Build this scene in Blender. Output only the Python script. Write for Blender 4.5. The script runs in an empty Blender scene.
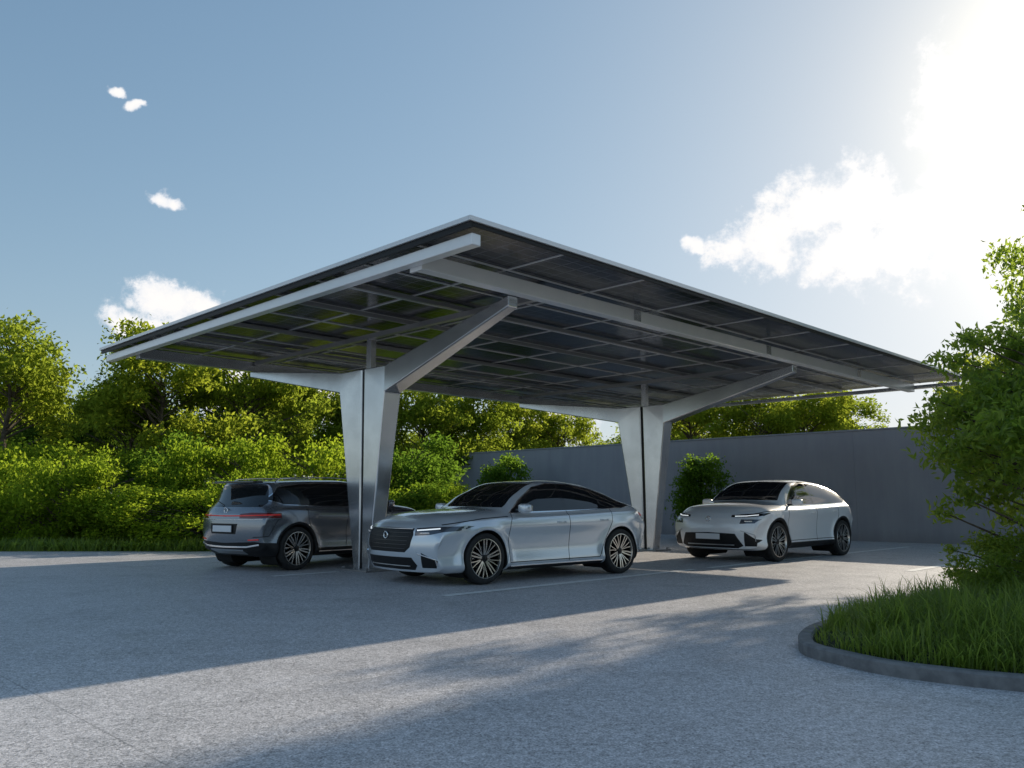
import bpy, bmesh, math, random
import numpy as np
from mathutils import Vector, Matrix
from mathutils.bvhtree import BVHTree

S = bpy.context.scene
S.view_settings.view_transform = 'Standard'
S.view_settings.look = 'None'
S.view_settings.exposure = 0
COL = S.collection
SUN_AZ, SUN_EL = math.radians(42), math.radians(21)
SUN = Vector((math.sin(SUN_AZ)*math.cos(SUN_EL), math.cos(SUN_AZ)*math.cos(SUN_EL), math.sin(SUN_EL)))

# ---------------------------------------------------------------- helpers
def empty(name, loc=(0, 0, 0), rz=0):
    e = bpy.data.objects.new(name, None); COL.objects.link(e)
    e.location = loc; e.rotation_euler = (0, 0, rz); e.empty_display_size = .3
    return e

def obj(name, me, parent=None, mats=None, smooth=False):
    o = bpy.data.objects.new(name, me); COL.objects.link(o)
    if mats and not me.materials:
        for m in mats: me.materials.append(m)
    if smooth:
        me.polygons.foreach_set('use_smooth', [True]*len(me.polygons))
    if parent: o.parent = parent
    return o

def pyd(name, v, f, mats=None, parent=None, smooth=False, bevel=0, mi=None):
    me = bpy.data.meshes.new(name); me.from_pydata([tuple(map(float, p)) for p in v], [], [tuple(map(int, q)) for q in f])
    if mi is not None:
        for m in mats: me.materials.append(m)
        me.polygons.foreach_set('material_index', [int(i) for i in mi])
    me.update()
    o = obj(name, me, parent, mats, smooth)
    if bevel:
        b = o.modifiers.new('bevel', 'BEVEL'); b.width = bevel; b.segments = 2; b.limit_method = 'ANGLE'
    return o

BOXF = [(0, 3, 2, 1), (4, 5, 6, 7), (0, 1, 5, 4), (1, 2, 6, 5), (2, 3, 7, 6), (3, 0, 4, 7)]
def box(name, x0, x1, y0, y1, z0, z1, mat, parent=None, bevel=0):
    v = [(x0, y0, z0), (x1, y0, z0), (x1, y1, z0), (x0, y1, z0), (x0, y0, z1), (x1, y0, z1), (x1, y1, z1), (x0, y1, z1)]
    return pyd(name, v, BOXF, [mat], parent, bevel=bevel)

def multibox(name, boxes, mat, parent=None):
    v = []; f = []
    for (x0, x1, y0, y1, z0, z1) in boxes:
        b = len(v)
        v += [(x0, y0, z0), (x1, y0, z0), (x1, y1, z0), (x0, y1, z0), (x0, y0, z1), (x1, y0, z1), (x1, y1, z1), (x0, y1, z1)]
        f += [tuple(b+i for i in q) for q in BOXF]
    return pyd(name, v, f, [mat], parent)

def mat(name, col=(.5, .5, .5), rough=.5, metal=0, coat=0, emit=None, es=0, spec=.5):
    m = bpy.data.materials.new(name); m.use_nodes = True
    b = m.node_tree.nodes['Principled BSDF']
    b.inputs['Base Color'].default_value = (*col, 1)
    b.inputs['Roughness'].default_value = rough
    b.inputs['Metallic'].default_value = metal
    b.inputs['Coat Weight'].default_value = coat
    b.inputs['Coat Roughness'].default_value = .03
    b.inputs['Specular IOR Level'].default_value = spec
    if emit:
        b.inputs['Emission Color'].default_value = (*emit, 1); b.inputs['Emission Strength'].default_value = es
    return m

class NT:
    def __init__(s, nt): s.t = nt
    def n(s, typ, props=None, **inp):
        nd = s.t.nodes.new(typ)
        for k, v in (props or {}).items(): setattr(nd, k, v)
        for k, v in inp.items():
            key = int(k[1:]) if k[0] == 'i' and k[1:].isdigit() else k.replace('_', ' ')
            s.set(nd.inputs[key], v)
        return nd
    def set(s, sock, v):
        if isinstance(v, bpy.types.NodeSocket): s.t.links.new(v, sock)
        elif v is not None: sock.default_value = v
    def m(s, op, a, b=None, c=None, clamp=False):
        nd = s.t.nodes.new('ShaderNodeMath'); nd.operation = op; nd.use_clamp = clamp
        s.set(nd.inputs[0], a)
        if b is not None: s.set(nd.inputs[1], b)
        if c is not None: s.set(nd.inputs[2], c)
        return nd.outputs[0]
    def mix(s, fac, a, b, blend='MIX'):
        nd = s.t.nodes.new('ShaderNodeMix'); nd.data_type = 'RGBA'; nd.blend_type = blend
        s.set(nd.inputs[0], fac); s.set(nd.inputs[6], a); s.set(nd.inputs[7], b)
        return nd.outputs[2]
    def sst(s, v, a, b, lo=0., hi=1.):
        nd = s.t.nodes.new('ShaderNodeMapRange'); nd.interpolation_type = 'SMOOTHSTEP'
        s.set(nd.inputs[0], v); nd.inputs[1].default_value = a; nd.inputs[2].default_value = b
        nd.inputs[3].default_value = lo; nd.inputs[4].default_value = hi
        return nd.outputs[0]
    def noise(s, vec, scale, detail=4, rough=.5):
        nd = s.t.nodes.new('ShaderNodeTexNoise'); s.set(nd.inputs['Vector'], vec)
        nd.inputs['Scale'].default_value = scale; nd.inputs['Detail'].default_value = detail; nd.inputs['Roughness'].default_value = rough
        return nd.outputs[0]

def bump(N, b, h, strength=.3, dist=.01):
    bn = N.n('ShaderNodeBump', Strength=strength, Distance=dist, Height=h)
    N.t.links.new(bn.outputs[0], b.inputs['Normal'])

def pchip(xs, ys, xq):
    xs = np.asarray(xs, float); ys = np.asarray(ys, float); xq = np.asarray(xq, float)
    h = np.diff(xs); d = np.diff(ys)/h
    m = np.zeros(len(xs)); m[0] = d[0]; m[-1] = d[-1]
    for i in range(1, len(xs)-1):
        if d[i-1]*d[i] > 0:
            w1 = 2*h[i]+h[i-1]; w2 = h[i]+2*h[i-1]
            m[i] = (w1+w2)/(w1/d[i-1]+w2/d[i])
    k = np.clip(np.searchsorted(xs, xq)-1, 0, len(xs)-2)
    t = (xq-xs[k])/h[k]
    return ((2*t**3-3*t**2+1)*ys[k]+(t**3-2*t**2+t)*h[k]*m[k]+(-2*t**3+3*t**2)*ys[k+1]+(t**3-t**2)*h[k]*m[k+1])

# ---------------------------------------------------------------- materials
def concrete_mat():
    m = mat('pavement_concrete', (.3, .3, .3), .6); N = NT(m.node_tree); b = m.node_tree.nodes['Principled BSDF']
    tc = N.n('ShaderNodeTexCoord').outputs['Object']
    big = N.noise(tc, .22, 3, .6); med = N.noise(tc, 2.2, 4, .6); fine = N.noise(tc, 75, 2, .7); grit = N.noise(tc, 28, 3, .8)
    v = N.m('ADD', N.m('MULTIPLY', big, .26), N.m('MULTIPLY', med, .20))
    v = N.m('ADD', v, N.m('MULTIPLY', fine, 1.4)); v = N.m('ADD', v, N.m('MULTIPLY', grit, 1.1))
    v = N.m('MAXIMUM', N.m('ADD', v, -.985), .08)
    mp = N.n('ShaderNodeMapping', Vector=tc); mp.inputs['Rotation'].default_value = (0, 0, math.radians(-45))
    sp = N.n('ShaderNodeSeparateXYZ', Vector=mp.outputs[0])
    def joint(c, step, off):
        f = N.m('FRACT', N.m('ADD', N.m('DIVIDE', c, step), off))
        dd = N.m('MULTIPLY', N.m('ABSOLUTE', N.m('SUBTRACT', f, .5)), step)
        return N.m('LESS_THAN', dd, .006)
    j = N.m('MAXIMUM', joint(sp.outputs[0], 4.4, .1), joint(sp.outputs[1], 4.4, .37))
    st = N.sst(N.noise(tc, .9, 5, .7), .5, .72)
    v = N.m('MULTIPLY', v, N.m('SUBTRACT', 1, N.m('MULTIPLY', st, .20)))
    v = N.m('MULTIPLY', v, N.m('SUBTRACT', 1, N.m('MULTIPLY', j, .3)))
    cc = N.n('ShaderNodeCombineColor', Red=N.m('MULTIPLY', v, 1.03), Green=N.m('MULTIPLY', v, .995), Blue=N.m('MULTIPLY', v, 1.01))
    N.set(b.inputs['Base Color'], cc.outputs[0])
    N.set(b.inputs['Roughness'], N.m('ADD', N.m('MULTIPLY', med, .3), .37))
    bump(N, b, N.m('ADD', N.m('MULTIPLY', fine, .5), N.m('MULTIPLY', grit, .8)), .6, .006)
    return m

def noisy(name, c1, c2, scale, rough=.7, bs=.2, bd=.01, metal=0, detail=6):
    m = mat(name, c1, rough, metal); N = NT(m.node_tree); b = m.node_tree.nodes['Principled BSDF']
    tc = N.n('ShaderNodeTexCoord').outputs['Object']
    n = N.noise(tc, scale, detail, .6)
    N.set(b.inputs['Base Color'], N.mix(N.sst(n, .3, .7), (*c1, 1), (*c2, 1)))
    if bs: bump(N, b, N.noise(tc, scale*6, 5, .6), bs, bd)
    return m

def leaf_mat(name, c1, c2, trans, tf=.45, gloss=False):
    m = bpy.data.materials.new(name); m.use_nodes = True; nt = m.node_tree; N = NT(nt); nt.nodes.clear()
    out = N.n('ShaderNodeOutputMaterial')
    g = N.n('ShaderNodeNewGeometry'); r = g.outputs['Random Per Island']
    oi = N.n('ShaderNodeObjectInfo').outputs['Random']
    c = N.mix(r, (*c1, 1), (*c2, 1))
    c = N.mix(N.m('MULTIPLY', oi, .35), c, (c2[0]*1.15, c2[1]*.95, c2[2]*.8, 1))
    p = N.n('ShaderNodeBsdfPrincipled', Base_Color=c, Roughness=.5) if gloss else N.n('ShaderNodeBsdfDiffuse', Color=c)
    tcol = N.mix(r, (trans[0]*.65, trans[1]*.72, trans[2]*.8, 1), (*trans, 1))
    tcol = N.mix(N.m('MULTIPLY', oi, .45), tcol, (trans[0]*.45, trans[1]*.62, trans[2]*.8, 1))
    t = N.n('ShaderNodeBsdfTranslucent', Color=tcol)
    ms = N.n('ShaderNodeMixShader', i0=tf); nt.links.new(p.outputs[0], ms.inputs[1]); nt.links.new(t.outputs[0], ms.inputs[2])
    nt.links.new(ms.outputs[0], out.inputs[0])
    return m

def paint_mat(name, col, metal=.75, rough=.28):
    m = mat(name, col, rough, metal, coat=1.0); N = NT(m.node_tree); b = m.node_tree.nodes['Principled BSDF']
    tc = N.n('ShaderNodeTexCoord').outputs['Object']
    fl = N.noise(tc, 900, 1)
    N.set(b.inputs['Base Color'], N.mix(fl, (col[0]*.86, col[1]*.86, col[2]*.86, 1), (min(1, col[0]*1.1), min(1, col[1]*1.1), min(1, col[2]*1.1), 1)))
    return m

M_PAVE = concrete_mat()
M_LINE = noisy('white_road_paint', (.90, .90, .89), (.72, .72, .71), 9, .6, .1)
M_EARTH = noisy('earth', (.04, .045, .02), (.05, .07, .02), 1.5, .9)
M_SOIL = noisy('soil', (.03, .03, .015), (.05, .07, .02), 6, .95, .5, .03)
M_KERB = noisy('kerb_concrete', (.13, .13, .135), (.22, .22, .22), 8, .8, .3)
M_COPE = noisy('coping_concrete', (.26, .27, .29), (.32, .33, .35), 8, .8, .3)
M_STEEL = noisy('satin_aluminium', (.62, .63, .66), (.78, .79, .82), 1.2, .22, .03, .002, .8)
M_STEELW = noisy('white_aluminium', (.82, .83, .84), (.88, .88, .88), 3, .24, .02, .002, .15)
M_STEELD = mat('purlin_aluminium', (.36, .36, .37), .35, .6)
M_FRAME = mat('module_frame_aluminium', (.72, .72, .73), .35, .3)
M_BARK = noisy('bark', (.07, .05, .035), (.14, .11, .08), 6, .9, .6, .03)
M_GLASS = mat('dark_tinted_glass', (.012, .014, .016), .03, 0, .6)
M_BLACK = mat('black_gloss_trim', (.008, .008, .009), .16, 0, .6)
M_MATT = mat('black_plastic', (.014, .014, .015), .5, spec=.3)
M_WELL = mat('wheel_well_black', (.006, .006, .006), .9)
M_CHROME = mat('bright_trim', (.75, .76, .78), .14, 1)
M_RUB = noisy('tyre_rubber', (.014, .014, .014), (.022, .022, .022), 20, .75, .2, .004)
M_ALLOY = mat('machined_alloy', (.66, .62, .57), .25, .95)
M_ALLOYD = mat('dark_alloy', (.02, .02, .021), .3, .5)
M_LAMP = mat('headlamp_lens', (.10, .11, .13), .06, .3, 1)
M_DRL = mat('daytime_lamp', (.9, .95, 1), .2, emit=(.9, .96, 1), es=.7)
M_RED = mat('tail_lamp_red', (.42, .010, .010), .12, 0, 1, emit=(1, .03, .02), es=.14)
M_REDDK = mat('tail_lamp_smoked', (.14, .006, .006), .08, 0, 1)
M_PLATE = mat('number_plate', (.75, .76, .78), .4)
M_SILVERLOW = mat('satin_silver', (.5, .51, .52), .3, .8)
M_DKCHROME = mat('dark_chrome', (.13, .135, .14), .2, .9)

def stucco():
    m = mat('wall_render', (.3, .31, .33), .8); N = NT(m.node_tree); b = m.node_tree.nodes['Principled BSDF']
    tc = N.n('ShaderNodeTexCoord').outputs['Object']
    sp = N.n('ShaderNodeSeparateXYZ', Vector=tc)
    mp = N.n('ShaderNodeMapping', Vector=tc); mp.inputs['Scale'].default_value = (1.4, 1.4, .18)
    streak = N.noise(mp.outputs[0], 1.6, 6, .65); n = N.noise(tc, .5, 6, .6)
    f = N.m('ADD', N.m('MULTIPLY', streak, .5), N.m('MULTIPLY', n, .5))
    c = N.mix(N.sst(f, .35, .65), (.30, .305, .34, 1), (.355, .36, .39, 1))
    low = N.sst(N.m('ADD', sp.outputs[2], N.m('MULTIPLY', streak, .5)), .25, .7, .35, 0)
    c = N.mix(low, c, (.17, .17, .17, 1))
    N.set(b.inputs['Base Color'], c)
    bump(N, b, N.noise(tc, 70, 4, .6), .25, .006)
    return m
M_WALL = stucco()

def pv_mat():
    m = mat('photovoltaic_cells', (.012, .014, .02), .2, 0, 0, spec=.3); N = NT(m.node_tree); b = m.node_tree.nodes['Principled BSDF']
    tc = N.n('ShaderNodeTexCoord').outputs['Object']; sp = N.n('ShaderNodeSeparateXYZ', Vector=tc)
    def g(c, st, w):
        f = N.m('FRACT', N.m('DIVIDE', c, st)); return N.m('LESS_THAN', N.m('MULTIPLY', N.m('SUBTRACT', .5, N.m('ABSOLUTE', N.m('SUBTRACT', f, .5))), st), w)
    l = N.m('MAXIMUM', g(sp.outputs[0], .2922, .006), g(sp.outputs[1], .1953, .005))
    fl = N.n('ShaderNodeTexWhiteNoise', Vector=N.n('ShaderNodeVectorMath', {'operation': 'FLOOR'}, i0=N.n('ShaderNodeVectorMath', {'operation': 'DIVIDE'}, i0=tc, i1=(1.753, 1.172, 50)).outputs[0]).outputs[0]).outputs[0]
    base = N.mix(fl, (.004, .005, .011, 1), (.010, .013, .028, 1))
    N.set(b.inputs['Base Color'], N.mix(N.m('MULTIPLY', l, .8), base, (.20, .20, .23, 1)))
    N.set(b.inputs['Roughness'], N.m('ADD', N.m('MULTIPLY', fl, .06), .15))
    return m
M_PV = pv_mat()

# ---------------------------------------------------------------- world / sun
def make_world():
    w = bpy.data.worlds.new('World'); S.world = w; w.name = 'sky'; w.use_nodes = True
    nt = w.node_tree; nt.nodes.clear(); N = NT(nt)
    out = N.n('ShaderNodeOutputWorld'); bg = N.n('ShaderNodeBackground', Strength=.15)
    nt.links.new(bg.outputs[0], out.inputs[0])
    sky = N.n('ShaderNodeTexSky'); sky.sky_type = 'NISHITA'; sky.sun_disc = False
    sky.sun_elevation = SUN_EL; sky.sun_rotation = SUN_AZ; sky.air_density = 1.0; sky.dust_density = .6; sky.ozone_density = 1.4
    d = N.n('ShaderNodeTexCoord').outputs['Generated']
    dn = N.n('ShaderNodeVectorMath', {'operation': 'NORMALIZE'}, i0=d).outputs[0]
    dot = N.n('ShaderNodeVectorMath', {'operation': 'DOT_PRODUCT'}, i0=dn, i1=tuple(SUN)).outputs['Value']
    dp = N.m('MAXIMUM', dot, 0.)
    gs = N.m('ADD', N.m('MULTIPLY', N.m('POWER', dp, 75.), 10.0), N.m('MULTIPLY', N.m('POWER', dp, 12.), 1.3))
    glow = N.n('ShaderNodeVectorMath', {'operation': 'SCALE'}, i0=(1., .82, .50)); N.set(glow.inputs['Scale'], gs)
    base = N.mix(1., sky.outputs[0], (1.36, 1.64, 1.74, 1), 'MULTIPLY')
    den = N.n('ShaderNodeVectorMath', {'operation': 'MULTIPLY_ADD'}, i0=base, i1=(.145, .14, .125), i2=(1, 1, 1)).outputs[0]
    base = N.n('ShaderNodeVectorMath', {'operation': 'DIVIDE'}, i0=base, i1=den).outputs[0]
    skyg = N.n('ShaderNodeVectorMath', {'operation': 'ADD'}, i0=base, i1=glow.outputs[0]).outputs[0]
    puffs = [(15.2, 16.4, 2.2), (18.0, 17.0, 3.2), (20.4, 18.8, 3.6), (23.4, 19.4, 3.4), (23.2, 16.0, 4.4), (26.6, 16.4, 4.8), (30.2, 17.2, 5.4),
             (32.5, 24.2, 5.0), (29.5, 23.4, 3.2), (33.4, 19.8, 4.6), (12.6, 16.9, .9), (38, 19, 6),
             (-22.9, 12.6, 2.6), (-21.0, 12.7, 1.8), (-24.9, 10.9, 2.0), (-24.1, 19.2, 1.1), (-23.2, 19.0, .8), (-27.2, 24.9, .7), (-25.9, 24.0, .7), (-14, 7.0, 4.4), (-18.5, 6.2, 3.4),
             (3, 6.0, 3.5), (-60, 14, 7), (75, 16, 8), (150, 22, 10), (-120, 25, 10)]
    wob = N.n('ShaderNodeTexNoise', Vector=dn); wob.inputs['Scale'].default_value = 20; wob.inputs['Detail'].default_value = 4
    wv = N.n('ShaderNodeVectorMath', {'operation': 'SUBTRACT'}, i0=wob.outputs[1], i1=(.5, .5, .5)).outputs[0]
    wv = N.n('ShaderNodeVectorMath', {'operation': 'SCALE'}, i0=wv); wv.inputs['Scale'].default_value = .055
    dw = N.n('ShaderNodeVectorMath', {'operation': 'ADD'}, i0=dn, i1=wv.outputs[0]).outputs[0]
    dw = N.n('ShaderNodeVectorMath', {'operation': 'MULTIPLY'}, i0=dw, i1=(1, 1, 1.5)).outputs[0]
    mx = None
    for az, el, r in puffs:
        a, e = math.radians(az), math.radians(el)
        c = (math.sin(a)*math.cos(e), math.cos(a)*math.cos(e), math.sin(e)*1.5)
        ln = N.n('ShaderNodeVectorMath', {'operation': 'DISTANCE'}, i0=dw, i1=c).outputs['Value']
        q = N.m('MULTIPLY_ADD', ln, -1/math.radians(r), 1.)
        mx = q if mx is None else N.m('MAXIMUM', mx, q)
    mx = N.m('MAXIMUM', mx, -1.2)
    n1 = N.noise(dn, 30, 8, .68)
    dens = N.m('ADD', N.m('MULTIPLY', mx, 1.5), N.m('MULTIPLY', N.m('SUBTRACT', n1, .46), 3.4))
    cov = N.m('MULTIPLY', N.sst(dens, .0, .85), .96)
    tone = N.sst(N.m('ADD', dens, N.m('MULTIPLY', n1, .8)), .5, 1.9)
    ccol = N.mix(tone, (5.7, 5.9, 6.3, 1), (7.0, 6.8, 6.6, 1))
    ccol = N.n('ShaderNodeVectorMath', {'operation': 'ADD'}, i0=ccol, i1=N.n('ShaderNodeVectorMath', {'operation': 'SCALE'}, i0=glow.outputs[0], Scale=.6).outputs[0]).outputs[0]
    fin = N.mix(cov, skyg, ccol)
    nt.links.new(fin, bg.inputs['Color'])
make_world()
ld = bpy.data.lights.new('sun', 'SUN'); ld.energy = 5.0; ld.angle = math.radians(.5); ld.color = (1, .89, .72)
lo = bpy.data.objects.new('sun', ld); COL.objects.link(lo); lo.rotation_euler = SUN.to_track_quat('Z', 'Y').to_euler(); lo.location = (20, 25, 20)

# ---------------------------------------------------------------- camera
cd = bpy.data.cameras.new('camera'); cam = bpy.data.objects.new('camera', cd); COL.objects.link(cam); S.camera = cam
cd.sensor_width = 36; cd.lens = 29.1; cd.clip_end = 2000; cd.clip_start = .1
cam.location = (0, 0, 1.25); cam.rotation_euler = (math.radians(98.0), 0, 0)

# ---------------------------------------------------------------- ground
def sheet(name, pts, z, m, parent=None):
    return pyd(name, [(x, y, z) for x, y in pts], [tuple(range(len(pts)))], [m], parent)
sheet('ground', [(-900, -900), (900, -900), (900, 900), (-900, 900)], 0, M_EARTH)
sheet('pavement', [(-70, -30), (60, -30), (60, -23.5+.0), (-1.6, 38.1), (-2.6, 37.5), (-3.2, 21.2), (-70, 20.4)], .012, M_PAVE)

R45 = math.radians(45)
mk = empty('parking_markings', (0, 0, 0), R45)
W = .085
for i, (v, u0, u1) in enumerate([(8.47, 7.2, 13.1), (8.47, 13.6, 23.6), (12.62, 7.05, 8.3), (12.62, 9.4, 16.9), (5.6, 15.5, 22.5)]):
    pyd('line_%d' % i, [(u0, v-W, .017), (u1, v-W, .017), (u1, v+W, .017), (u0, v+W, .017)], [(0, 1, 2, 3)], [M_LINE], mk)

# wall
wl = empty('boundary_wall', (0, 0, 0), R45)
WU = 36.5/math.sqrt(2)
for i in range(8):
    a = -2 + i*4.25
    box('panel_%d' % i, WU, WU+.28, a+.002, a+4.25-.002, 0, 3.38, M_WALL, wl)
box('coping', WU-.02, WU+.30, -2.05, 32.05, 3.383, 3.44, M_COPE, wl, .01)
box('wall_return', WU+.285, WU+12, 31.7, 31.98, 0, 3.38, M_WALL, wl)

# ---------------------------------------------------------------- carport
def carport():
    P = empty('solar_carport', (0, 0, 0), R45)
    U0, U1, V0, V1 = 6.04, 23.57, 6.71, 18.43
    box('solar_panel_array', U0+.03, U1-.03, V0+.03, V1-.03, 4.405, 4.445, M_PV, P)
    t = .028
    multibox('perimeter_frame', [(U0, U1, V0, V0+t, 4.40, 4.455), (U0, U1, V1-t, V1, 4.40, 4.455), (U0, U0+t, V0+t+.002, V1-t-.002, 4.40, 4.455), (U1-t, U1, V0+t+.002, V1-t-.002, 4.40, 4.455)], M_FRAME, P)
    b = []
    nu = 10; nv = 10
    for i in range(1, nu):
        u = U0+(U1-U0)*i/nu; b.append((u-.015, u+.015, V0+.06, V1-.06, 4.390, 4.404))
    for j in range(1, nv):
        v = V0+(V1-V0)*j/nv; b.append((U0+.06, U1-.06, v-.017, v+.017, 4.386, 4.402))
    multibox('module_frames', b, M_FRAME, P)
    b = []
    for v in (9.95, 11.4, 13.7, 15.4):
        b.append((U0+.30, U1-.30, v-.03, v+.03, 4.32, 4.385))
    multibox('purlins', b, M_STEELD, P)
    b = []
    for u in (8.87, 17.42):
        b.append((u-.05, u+.05, V0+1.5, V1-1.5, 4.23, 4.318))
    multibox('rafters', b, M_STEELD, P)
    box('fascia_near', U0+.03, U0+.07, V0+.03, V1-.03, 4.33, 4.398, M_MATT, P)
    box('fascia_front', U0+.075, U1-.05, V0+.03, V0+.06, 4.35, 4.398, M_MATT, P)
    box('edge_beam_near', U0+.12, U0+.26, V0+.10, V1-.1, 4.16, 4.30, M_STEELW, P, .01)
    box('edge_beam_far', U1-.3, U1-.14, V0+.12, V1-.12, 4.22, 4.31, M_STEEL, P, .01)
    box('main_beam_front', U0+.30, U1-.35, 7.93, 8.11, 4.13, 4.34, M_STEELW, P, .012)
    box('main_beam_back', U0+.3, U1-.35, 17.0, 17.2, 4.10, 4.32, M_STEEL, P, .012)
    box('front_beam_bracket', U0+.265, U0+.3, 7.9, 8.14, 4.11, 4.36, M_STEELW, P)
    for k_ in range(1, 4):
        u = U0+(U1-U0)*k_/4+.4
        box('splice_plate_%d' % k_, u-.09, u+.09, 7.915, 7.926, 4.15, 4.32, M_STEEL, P)
    cv = 12.57
    for ci, cu in enumerate((8.87, 17.42)):
        for side, prof, sh in (('front', [(12.32, 0), (11.88, 3.16), (8.1, 3.96), (8.1, 4.125), (11.9, 3.64), (12.53, 3.64), (12.53, 0)], -.75),
                               ('back', [(12.60, 0), (12.60, 3.64), (13.22, 3.64), (17.03, 4.095), (17.03, 3.96), (13.32, 3.26), (12.78, 0)], 0)):
            v = []; n = len(prof)
            for s in (-1, 1):
                for (pv, pz) in prof:
                    far = abs(pv-cv) > 3
                    hw = .10 if far else (.13 if pz < 1 else .18)
                    v.append((cu+s*hw+(sh if far else 0), pv, pz))
            f = []
            q = [(0, 1, 5, 6), (1, 4, 5), (1, 2, 3, 4)] if side == 'front' else [(0, 1, 5, 6), (1, 2, 5), (2, 3, 4, 5)]
            for t_ in q:
                f.append(tuple(t_)); f.append(tuple(n+i for i in reversed(t_)))
            for i in range(n):
                j = (i+1) % n
                f.append((i, n+i, n+j, j))
            o = pyd('column_%s_%d' % (side, ci), v, f, [M_STEEL], P)
            bm = bmesh.new(); bm.from_mesh(o.data); bmesh.ops.recalc_face_normals(bm, faces=bm.faces); bm.to_mesh(o.data); bm.free()
            bv = o.modifiers.new('b', 'BEVEL'); bv.width = .022; bv.segments = 3; bv.limit_method = 'ANGLE'; bv.angle_limit = math.radians(35)
        box('seam_%d' % ci, cu-.12, cu+.12, 12.535, 12.595, .02, 3.61, M_MATT, P)
        box('base_plate_%d' % ci, cu-.33, cu+.33, 12.10, 13.0, .012, .045, M_STEELD, P, .005)
        box('post_%d' % ci, cu-.06, cu+.06, 12.5, 12.64, 3.645, 4.23, M_STEEL, P, .005)
        bl = []
        for du in (-.26, .26):
            for dv in (12.18, 12.55, 12.92):
                bl.append((cu+du-.022, cu+du+.022, dv-.022, dv+.022, .047, .08))
        multibox('bolts_%d' % ci, bl, M_STEELD, P)
carport()

# ---------------------------------------------------------------- wheel mesh
def lathe(profile, mi, V, F, MI, seg=48):
    b = len(V); n = len(profile)
    for k_ in range(seg):
        a = 2*math.pi*k_/seg
        for r, y in profile: V.append((r*math.cos(a), y, r*math.sin(a)))
    for k_ in range(seg):
        k2 = (k_+1) % seg
        for i in range(n-1):
            F.append((b+k_*n+i, b+k_*n+i+1, b+k2*n+i+1, b+k2*n+i)); MI.append(mi)

def wheel_mesh(style=0):
    V, F, MI = [], [], []
    lathe([(.266, -.11), (.32, -.125), (.35, -.112), (.364, -.085), (.366, -.03), (.362, -.028), (.362, -.02), (.366, -.018), (.366, .018), (.362, .02), (.362, .028), (.366, .03), (.364, .085), (.352, .112), (.330, .124), (.295, .122), (.282, .112)], 0, V, F, MI, 64)
    lathe([(.284, .112), (.280, .121), (.271, .122), (.266, .112), (.258, .08)], 1, V, F, MI, 64)
    lathe([(.258, .08), (.246, .0), (.246, -.11), (.0, -.11)], 2, V, F, MI, 48)
    lathe([(.165, .0), (.165, .015), (.05, .015)], 3, V, F, MI, 40)
    lathe([(.062, .03), (.060, .085), (.045, .094), (.0, .096)], 2, V, F, MI, 24)
    nsp = 5
    def spoke(a0, a1, w0, w1, mi, y0, y1, dp, r0=.045, r1=.270):
        b = len(V)
        for (r, a, w, y) in ((r0, a0, w0, y0), ((r0+r1)/2, (a0+a1)/2, (w0+w1)/2, (y0+y1)/2+.006), (r1, a1, w1, y1)):
            c, s = math.cos(a), math.sin(a)
            for (dw, dy) in ((-.5, -dp), (-.5, -.006), (-.3, 0), (.3, 0), (.5, -.006), (.5, -dp)):
                V.append((r*c-s*w*dw, y+dy, r*s+c*w*dw))
        for q in range(2):
            for i in range(5):
                F.append((b+q*6+i, b+q*6+i+1, b+(q+1)*6+i+1, b+(q+1)*6+i)); MI.append(mi if i == 2 else 2)
    for k_ in range(nsp):
        a = 2*math.pi*k_/nsp+.3
        spoke(a-.16, a-.10, .036, .030, 1, .088, .112, .04)
        spoke(a+.16, a+.10, .036, .030, 1, .088, .112, .04)
        spoke(a+2*math.pi/10-.05, a+2*math.pi/10-.16, .024, .022, 1, .078, .104, .035, .06)
        spoke(a+2*math.pi/10+.05, a+2*math.pi/10+.16, .024, .022, 1, .078, .104, .035, .06)
    me = bpy.data.meshes.new('wheel'); me.from_pydata(V, [], F)
    for m in (M_RUB, M_ALLOY, M_ALLOYD, M_CHROME): me.materials.append(m)
    me.polygons.foreach_set('material_index', MI); me.polygons.foreach_set('use_smooth', [True]*len(F)); me.update()
    bm = bmesh.new(); bm.from_mesh(me); bmesh.ops.recalc_face_normals(bm, faces=bm.faces); bm.to_mesh(me); bm.free()
    me.set_sharp_from_angle(angle=math.radians(35))
    return me
WHEEL = wheel_mesh()

# ---------------------------------------------------------------- car builder
def inpoly(p, poly):
    x, y = p; c = False; j = len(poly)-1
    for i in range(len(poly)):
        xi, yi = poly[i]; xj, yj = poly[j]
        if (yi > y) != (yj > y) and x < (xj-xi)*(y-yi)/(yj-yi)+xi: c = not c
        j = i
    return c

def offs(poly, d):
    n = len(poly); A = sum(poly[i][0]*poly[(i+1) % n][1]-poly[(i+1) % n][0]*poly[i][1] for i in range(n))
    sg = 1 if A > 0 else -1; out = []
    for i in range(n):
        p0 = Vector(poly[i-1]); p1 = Vector(poly[i]); p2 = Vector(poly[(i+1) % n])
        a = (p1-p0).normalized(); b = (p2-p1).normalized()
        na = Vector((a.y, -a.x))*sg; nb = Vector((b.y, -b.x))*sg
        h = (na+nb); h = h/max(.35, h.length_squared)*2 if h.length > 1e-6 else na
        out.append((p1.x+h.x*d, p1.y+h.y*d))
    return out

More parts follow.
